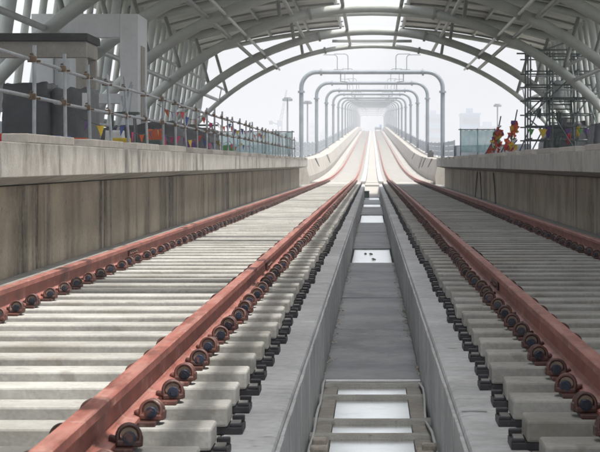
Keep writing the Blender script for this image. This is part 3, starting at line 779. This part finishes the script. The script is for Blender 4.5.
# covered crates
def tarp_box(nm, x, y, w, d, h, mat, label, cat, seed, slope=0.0, group=None):
    r = random.Random(seed); b = MB(); nx, ny, nz = 10, 8, 8
    bm = bmesh.new(); bmesh.ops.create_cube(bm, size=1); bmesh.ops.subdivide_edges(bm, edges=bm.edges[:], cuts=9, use_grid_fill=True)
    ph = [r.uniform(0, 6) for _ in range(8)]
    for v in bm.verts:
        c = v.co.copy(); k = c.z + .5
        wv = .5 * (.035 * math.sin(c.x * 14 + ph[0] + c.z * 3) + .03 * math.sin(c.y * 11 + ph[1] + c.x * 4) + .03 * math.sin(c.z * 27 + ph[2] + c.x * 16))
        f = 1 + wv + .06 * (1 - k) - .05 * k
        v.co = Vector((c.x * w * f, c.y * d * f, k * h * (1 + (.9 * wv if k > .9 else .3 * wv) + slope * c.x * (k > .5))))
    bm.verts.index_update()
    b.add([v.co for v in bm.verts], [[v.index for v in f.verts] for f in bm.faces], 0, True); bm.free()
    o = b.build(nm, mat); o.location = (x, y, PF); return tag(o, label, cat, group)
tarp_box('covered_crate', -5.55, 29.3, .72, 1.1, 1.10, 'tarp', 'dark tarpaulin covered crate behind the left railing, farther left of the two', 'crate', 1)
tarp_box('covered_crate', -4.88, 29.6, .62, 1.1, 1.02, 'greytarp', 'dark grey covered crate with a white paper hanging on it', 'crate', 2)
b = MB(); b.box(-4.66, -4.56, 28.93, 28.94, PF + .72, PF + .95); tag(b.build('paper_notice', 'sheet'), 'small white paper hanging on the dark covered crate', 'paper')
tarp_box('tarpaulin_heap', -4.75, 37.5, 1.5, 2.2, .62, 'tarp', 'low heap of dark tarpaulin behind the pennants on the left platform', 'heap', 5, .2)
tarp_box('tarpaulin_heap', -4.5, 43.5, 1.4, 3.0, .72, 'greytarp', 'grey tarpaulin heap just beyond the low dark heap on the left platform', 'heap', 6, -.2)
b = MB(); b.box(-4.35, -3.95, 33.6, 34.3, PF + .001, PF + .26, .02); tag(b.build('crate', 'scafgreen'), 'small green crate beside the white pillar on the left platform', 'crate')
for i, (x, yy, c) in enumerate(((-4.2, 21, 'red'), (-4.1, 21.9, 'yellow'), (-3.95, 22.6, 'blue'), (-4.3, 19.6, 'red'), (-4.0, 24.4, 'orange'))):
    tarp_box('cloth_bundle', x, yy, .28, .35, .16, c, '%s cloth bundle at the foot of the left railing %s' % (c, ('before the shelter post', 'beside the blue one', 'beside the yellow one', 'before the grey crate', 'before the white pillar')[i]), 'bundle', 20 + i)

for i, (x, yy, h, lx) in enumerate(((-5.1, 35.2, 2.3, .5), (-4.8, 36.0, 1.9, -.35), (-5.4, 39.2, 2.5, .2), (-4.4, 40.5, 1.6, .45), (-4.9, 46.5, 2.0, -.3), (-5.6, 49.0, 2.4, .3))):
    b = MB(); b.tube([(x, yy, PF + .003), (x + lx * .7, yy + .3, PF + h * .62)], .024, 7)
    tag(b.build('scaffold_pole', 'galv'), 'loose grey scaffold pole leaning among the clutter on the left platform', 'pole', 'loose scaffold poles on the left platform')
for i, (x, yy, c, d) in enumerate(((-4.35, 31.2, 'yellow', 'yellow'), (-4.55, 31.9, 'sheet', 'white'), (-4.2, 35.0, 'orange', 'orange'), (-4.3, 36.4, 'pink', 'pink'), (-4.0, 39.6, 'purple', 'purple'), (-4.1, 47.0, 'sheet', 'pale'), (-4.0, 50.0, 'green', 'green'))):
    tarp_box('cloth_bundle', x, yy, .3, .4, rnd.uniform(.22, .5), c, 'small %s bundle among the clutter of the left platform beyond the white pillar' % d if i > 1 else 'small %s bundle in the gap between shelter and white pillar' % d, 'bundle', 70 + i)
for i, (x, yy, w_, h_) in enumerate(((-4.75, 34.4, .5, .75), (-5.0, 52.0, .9, .9))):
    t = thing('trestle', (x, yy, PF), ('small dark trestle beside the green crate', 'larger dark trestle beyond the grey tarpaulin heap')[i], 'trestle')
    for sx in (-1, 1):
        for sy in (-1, 1): b = MB(); b.tube([(sx * w_ / 2, sy * .25, .002), (sx * w_ * .42, sy * .05, h_)], .022, 6); b.build('leg', 'scaf', t)
    b = MB(); b.box(-w_ * .6, w_ * .6, -.12, .12, h_, h_ + .05, .006); b.build('board', 'scafgreen', t)

# ------------------------------------------------------------------ right platform: scaffold tower etc.
t = thing('scaffold_tower', (6.75, 68, PF), 'tall dark scaffold tower with stair and green boards on the right platform', 'scaffold')
def tubes(nm, segs, r=.03, mat='scaf', par=None):
    for s in segs: b = MB(); b.tube(s, r, 7); b.build(nm, mat, par or t)
xs = (-.95, -.05, .95, 1.75, 2.2); ysn = (-1.2, 0, 1.2); HT = 4.35
tubes('standard', [[(x, y, .002), (x + .02, y, HT + rnd.uniform(-.2, .25))] for x in xs for y in ysn], .034)
for z in (.25, .75, 1.3, 1.8, 2.38, 2.95, 3.5, 4.1):
    tubes('ledger', [[(-1.15, y + .06, z), (2.35, y + .06, z)] for y in (-1.2, 1.2)], .03)
    tubes('transom', [[(x + .06, -1.35, z + .06), (x + .06, 1.35, z + .06)] for x in xs], .03)
tubes('brace', [[(-1.5, -1.3, .05), (-.05, -1.3, 3.2)], [(-.95, -1.3, 1.7), (.95, -1.3, 3.5)], [(.95, -1.3, .2), (-.05, -1.3, 1.8)], [(.95, -1.3, 1.8), (2.2, -1.3, 3.6)], [(1.75, -1.3, .1), (2.2, -1.3, 1.9)], [(-.95, -1.3, .2), (-.05, -1.3, 1.9)], [(2.3, -1.3, .05), (1.4, -1.3, 2.2)], [(.95, 1.3, .2), (-.95, 1.3, 1.8)], [(-.95, 1.3, 1.8), (.95, 1.3, 3.6)]], .028)
b = MB()
for q in range(5): b.box(-1.0, 1.4, -1.15 + q * .46, -.72 + q * .46, 2.42, 2.47, .005)
b.build('deck_board', 'scafgreen', t); t.scale = (.92, .92, .93)
for q in range(11):
    b = MB(); b.box(-.02, .90, -.9 + q * .14, -.66 + q * .14, .3 + q * .19, .345 + q * .19, .005); b.build('tread', 'scafgreen', t)
tubes('stringer', [[(-.03, -.95, .15), (-.03, .75, 2.42)], [(.92, -.95, .15), (.92, .75, 2.42)]], .035)
tubes('hand_rail', [[(-1.0, -1.25, 3.3), (1.7, -1.25, 3.3)], [(-1.0, -1.25, 2.75), (1.7, -1.25, 2.75)]], .025, 'galv')
tubes('top_beam', [[(-1.3, -1.2, 4.33), (2.45, -1.2, 4.37)], [(-1.3, 1.2, 4.35), (2.45, 1.2, 4.31)], [(-1.1, -1.2, 4.1), (.7, .2, 4.75)], [(2.3, -1.2, 4.1), (.7, .2, 4.75)]], .035)
b = MB(); b.tube([(0, 0, 0), (0, 0, .42), (0, 0, .52), (0, 0, .60), (0, 0, .64), (0, 0, .655)], [.22, .22, .205, .16, .09, .03], 18)
o = b.build('water_tank', 'column'); o.location = (6.98, 67.6, PF + 2.472 * .93 + .004); tag(o, 'small pale round topped tank standing on the scaffold boards', 'tank')
tarp_box('covered_stack', 8.75, 71.5, 3.9, 2.6, 1.55, 'tarp', 'large dark sheeted stack behind the scaffold tower on the right platform', 'stack', 9, .35)
tarp_box('covered_stack', 8.35, 62.5, 1.5, 2.0, 1.25, 'tarp', 'smaller black sheeted stack at the right edge, nearer the camera', 'stack', 10, .1)
i = 0
for x in [5.45 + .25 * q for q in range(13)]:
    c = rnd.choice(('sheet', 'sheet', 'railing', 'bluetower'))
    tarp_box('bag', x, 65.3 + rnd.uniform(-.3, .3), .22, .3, .2 + rnd.uniform(0, .12), c, 'small pale bag in the row at the foot of the scaffold tower', 'bag', 40 + i, 0, 'bags at the foot of the scaffold tower'); i += 1
t = thing('bunting', (5.7, 66.6, PF + 1.2), 'short string of yellow, green and purple pennants tied across the scaffold tower', 'bunting')
b = MB(); b.tube([(0, 0, 0), (.5, 0, -.1), (1.2, 0, -.16), (2.0, 0, -.08), (2.6, 0, 0)], .008, 5); b.build('string', 'cable', t)
for x, c, s in ((.2, 'green', .22), (.62, 'yellow', .34), (1.1, 'scafgreen', .2), (1.55, 'purple', .2), (2.0, 'green', .2), (2.3, 'purple', .22)):
    b = MB(); tri(b, (x, -.02, -.10), s, s * 1.05, 0, .02); b.build('pennant', c, t)
for k, (x, z, c, w_) in enumerate(((6.55, 1.2, 'purple', .2), (6.95, 1.75, 'scafgreen', .24), (7.3, .95, 'red', .16), (7.65, 1.2, 'yellow', .14), (6.9, .8, 'scafgreen', .26), (7.1, 1.5, 'tarp', .34), (6.2, 1.9, 'scafgreen', .2))):
    b = MB(); n = 6; vs = []
    for i in range(n + 1):
        u = i / n - .5
        for j in range(4): vs.append((x + u * w_ * (1 - .12 * j), 66.85 + .03 * math.sin(i * 2.1 + j) - .01 * j, PF + z - j * .13 - .04 * math.sin(i * 1.7 + j * .8)))
    b.add(vs, [(4 * i + j, 4 * i + 4 + j, 4 * i + 5 + j, 4 * i + 1 + j) for i in range(n) for j in range(3)], 0, True)
    o = b.build('hung_cloth', c); md = o.modifiers.new('thick', 'SOLIDIFY'); md.thickness = .008
    tag(o, '%s cloth hung on the right scaffold tower%s' % (('purple', 'upper green', 'red', 'yellow', 'lower green', 'black', 'leftmost small green')[k], ' among other rags'), 'cloth')
# poles wrapped in coloured flags
def flagpole(x, y, lx, h, label, seed):
    t = thing('flag_bundle', (x, y, PF), label, 'flag bundle'); r = random.Random(seed)
    b = MB(); b.tube([(-.02, 0, .002), (lx, .1, h)], .022, 7); b.build('pole', 'cable', t)
    cols = ['orange', 'red', 'orange', 'yellow', 'orange', 'orange', 'purple', 'red', 'orange', 'green', 'sheet', 'orange', 'yellow']
    b = MB(); b.tube([(-.34, .1, .002), (lx * .62, .1, h * .62)], .02, 7); b.build('prop', 'cable', t)
    for k in range(72):
        u = r.uniform(.12, .80); p = Vector((lx * u, .08 * u, h * u)); b = MB()
        sp = .26 * (1.15 - u); p += Vector((r.uniform(-1, .8) * sp, r.uniform(-.6, .6) * sp, -r.uniform(0, .12)))
        a = r.uniform(0, 6.28); w = r.uniform(.05, .11); hh = r.uniform(.10, .22)
        d = Vector((math.cos(a), math.sin(a) * .6, r.uniform(-.5, .5))) * w; nn = Vector((r.uniform(-.05, .05), r.uniform(-.05, .05), 0))
        q = [p - d, p + d, p + d * .5 + nn + Vector((0, 0, -hh * .6)), p - nn + Vector((r.uniform(-.03, .03), 0, -hh)), p - d * .7 + nn + Vector((0, 0, -hh * .5))]
        q = [Vector((v.x, v.y, max(v.z, .01))) for v in q]
        th = Vector((-d.y, d.x, 0)).normalized() * .006
        vs = [v - th for v in q] + [v + th for v in q]
        b.add(vs, [(0, 1, 2, 3, 4), (9, 8, 7, 6, 5)] + [(i, (i + 1) % 5, 5 + (i + 1) % 5, 5 + i) for i in range(5)])
        b.build('flag', cols[k % 13], t)
flagpole(4.08, 60.5, .26, 1.42, 'leaning pole wrapped in orange flags on the right platform, nearer the teal net', 3)
flagpole(4.55, 60.0, .30, 1.62, 'leaning pole wrapped in orange flags on the right platform, nearer the scaffold tower', 4)
for k, (y, dy) in enumerate(((59, -2.2), (52.5, -2.2), (60.5, -.4))):
    b = MB(); b.tube([(3.54, y, .55), (3.49, y + dy * .6, .12), (3.45, y + dy, -.28)], .022, 6)
    tag(b.build('hose', 'cable'), '%s dark hose leaning against the right platform wall' % ('middle', 'nearest', 'farthest')[k], 'hose', 'hoses against the right platform wall')

# ------------------------------------------------------------------ distance
def building(x, y, w, d, h, mat, label, floors, cat='building'):
    t = thing('distant_building', (x, y, -11), label, cat)
    b = MB(); b.box(-w / 2, w / 2, 0, d, 0, h); b.build('wall', mat, t)
    b = MB(); b.box(-w / 2 - .4, w / 2 + .4, -.4, d + .4, h + .003, h + 1.0); b.box(-w * .2, w * .15, d * .3, d * .6, h + 1.003, h + 3.6); b.build('roof', mat, t)
    for q in range(floors):
        b = MB(); z = h * (q + .5) / floors; b.box(-w / 2 + .5, w / 2 - .5, -.15, -.003, z - h / floors * .22, z + h / floors * .22); b.build('window_band', 'windowband', t)
def at(px, Y): return (px - 372) / 1800 * Y
def hz(py, Y): return (164 - py) / 1800 * Y + CH + 11
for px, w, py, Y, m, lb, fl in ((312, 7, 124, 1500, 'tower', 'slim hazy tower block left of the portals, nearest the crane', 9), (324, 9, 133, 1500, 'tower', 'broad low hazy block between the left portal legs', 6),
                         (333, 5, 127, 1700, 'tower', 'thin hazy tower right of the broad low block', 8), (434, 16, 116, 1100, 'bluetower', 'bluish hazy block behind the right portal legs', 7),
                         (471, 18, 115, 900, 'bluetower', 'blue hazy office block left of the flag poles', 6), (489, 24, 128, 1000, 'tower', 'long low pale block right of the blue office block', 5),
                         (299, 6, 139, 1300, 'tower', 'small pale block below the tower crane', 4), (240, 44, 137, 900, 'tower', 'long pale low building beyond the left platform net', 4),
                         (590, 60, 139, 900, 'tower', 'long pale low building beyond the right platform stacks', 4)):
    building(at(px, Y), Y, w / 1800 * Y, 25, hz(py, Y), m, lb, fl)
def mast(px, py, Y, label, w=.75):
    x = at(px, Y); H = hz(py, Y); t = thing('lamp_mast', (x, Y, -11), label, 'lamp mast')
    b = MB(); b.tube([(0, 0, 0), (0, 0, H)], [.16, .09], 8); b.build('pole', 'hoop', t)
    b = MB(); b.tube([(0, 0, H - .12), (0, 0, H)], w, 12); b.build('ring', 'hoop', t)
    for k in range(6):
        a = k * math.pi / 3; b = MB(); b.box(w * math.cos(a) - .16, w * math.cos(a) + .16, w * math.sin(a) - .16, w * math.sin(a) + .16, H - .4, H - .122, .03); b.build('lamp', 'hoop', t)
mast(287.5, 97.5, 200, 'lamp mast with a ring of lamps nearest the tower crane', .4)
mast(307.5, 101, 235, 'lamp mast with a ring of lamps close to the first left portal leg', .42)
mast(497.5, 104, 260, 'lamp mast with a ring of lamps above the right platform flags', .4)
# tower crane
Y = 700; x = at(280, Y); H = hz(125, Y)
t = thing('tower_crane', (x, Y, -11), 'pale lattice tower crane with a raised jib at the left skyline', 'crane')
b = MB()
for sx in (-.7, .7):
    for sy in (-.7, .7): b.tube([(sx, sy, 0), (sx, sy, H)], .12, 5)
k = 0
while k * 1.6 < H - 1.6:
    b.tube([(-.7 if k % 2 else .7, -.7, k * 1.6), (.7 if k % 2 else -.7, -.7, k * 1.6 + 1.6)], .08, 4); k += 1
b.build('mast', 'hoop', t)
b = MB(); J = hz(90, Y) - H
for sx in (-.5, .5): b.tube([(0 + sx, 0, H), (2.6 + sx * .3, 0, H + J)], .12, 5)
for k in range(8): b.tube([(2.6 * k / 8 - .45, 0, H + J * k / 8), (2.6 * (k + 1) / 8 + .35, 0, H + J * (k + 1) / 8)], .08, 4)
b.build('jib', 'hoop', t)
b = MB(); b.box(-1, 1, -1, 1, H - .5, H + 1.8, .1); b.build('cab', 'tower', t)
b = MB(); b.tube([(-.5, 0, H), (-3.4, 0, H + 1.2)], .25, 5); b.box(-4.2, -2.9, -.7, .7, H + .2, H + 1.6, .05); b.build('counter_jib', 'hoop', t)
# low hazy hills
b = MB(); n = 60; vs = []
for i in range(n + 1):
    x = -2600 + 5200 * i / n; h = 22 + 22 * math.sin(i * .37) * math.sin(i * .11 + 1) + 9 * math.sin(i * 1.3)
    vs += [(x, 3000, -11.2), (x, 3250, -11 + max(6, h)), (x, 3600, -11.2)]
fs = []
for i in range(n): fs += [(3 * i, 3 * i + 3, 3 * i + 4, 3 * i + 1), (3 * i + 1, 3 * i + 4, 3 * i + 5, 3 * i + 2)]
b.add(vs, fs, 0, True); tag(b.build('hills', 'hill'), kind='structure')

# ------------------------------------------------------------------ haze
HAZE = 0.0017
if HAZE:
    m = bpy.data.materials.new('haze_air'); m.use_nodes = True; tnt = m.node_tree; tnt.nodes.clear()
    out = tnt.nodes.new('ShaderNodeOutputMaterial'); pv = tnt.nodes.new('ShaderNodeVolumePrincipled')
    pv.inputs['Color'].default_value = (.845, .855, .87, 1); pv.inputs['Density'].default_value = HAZE; pv.inputs['Anisotropy'].default_value = .0
    tnt.links.new(pv.outputs[0], out.inputs['Volume']); M['haze'] = m
    b = MB(); b.box(-4100, 4100, -400, 4300, -13, 60)
    tag(b.build('haze', 'haze'), kind='stuff')

# ------------------------------------------------------------------ light, sky, camera
sd = Vector((.262, -.24, 1)).normalized()
elev = math.asin(sd.z); azi = math.atan2(sd.x, sd.y)
w = bpy.data.worlds.new('World'); S.world = w; w.use_nodes = True
N, L = w.node_tree.nodes, w.node_tree.links
bg = N['Background']; sky = N.new('ShaderNodeTexSky'); sky.sky_type = 'NISHITA'; sky.sun_disc = False
sky.sun_elevation = elev; sky.sun_rotation = azi; sky.air_density = 1.0; sky.dust_density = 4.0; sky.ozone_density = 1.0
hs = N.new('ShaderNodeHueSaturation'); hs.inputs['Saturation'].default_value = .35
L.new(sky.outputs[0], hs.inputs['Color']); L.new(hs.outputs[0], bg.inputs['Color']); bg.inputs['Strength'].default_value = .15
sl = bpy.data.lights.new('sun', 'SUN'); sl.energy = 2.2; sl.angle = R(.6); sl.color = (1, .965, .915)
so = bpy.data.objects.new('sun', sl); COL.objects.link(so); so.rotation_euler = sd.to_track_quat('Z', 'Y').to_euler(); so.location = (10, 20, 40)

cd = bpy.data.cameras.new('camera'); co = bpy.data.objects.new('camera', cd); COL.objects.link(co)
co.location = (0, 0, CH); co.rotation_euler = (R(90), 0, 0)
cd.sensor_width = 36; cd.lens = 108; cd.shift_x = -72 / 600; cd.shift_y = -62 / 600; cd.clip_start = .1; cd.clip_end = 9000
cd.dof.use_dof = True; cd.dof.focus_distance = 13; cd.dof.aperture_fstop = 16
S.camera = co
S.view_settings.view_transform = 'Standard'; S.view_settings.look = 'None'; S.view_settings.gamma = 1; S.view_settings.exposure = 1.42
S.render.engine = 'CYCLES'
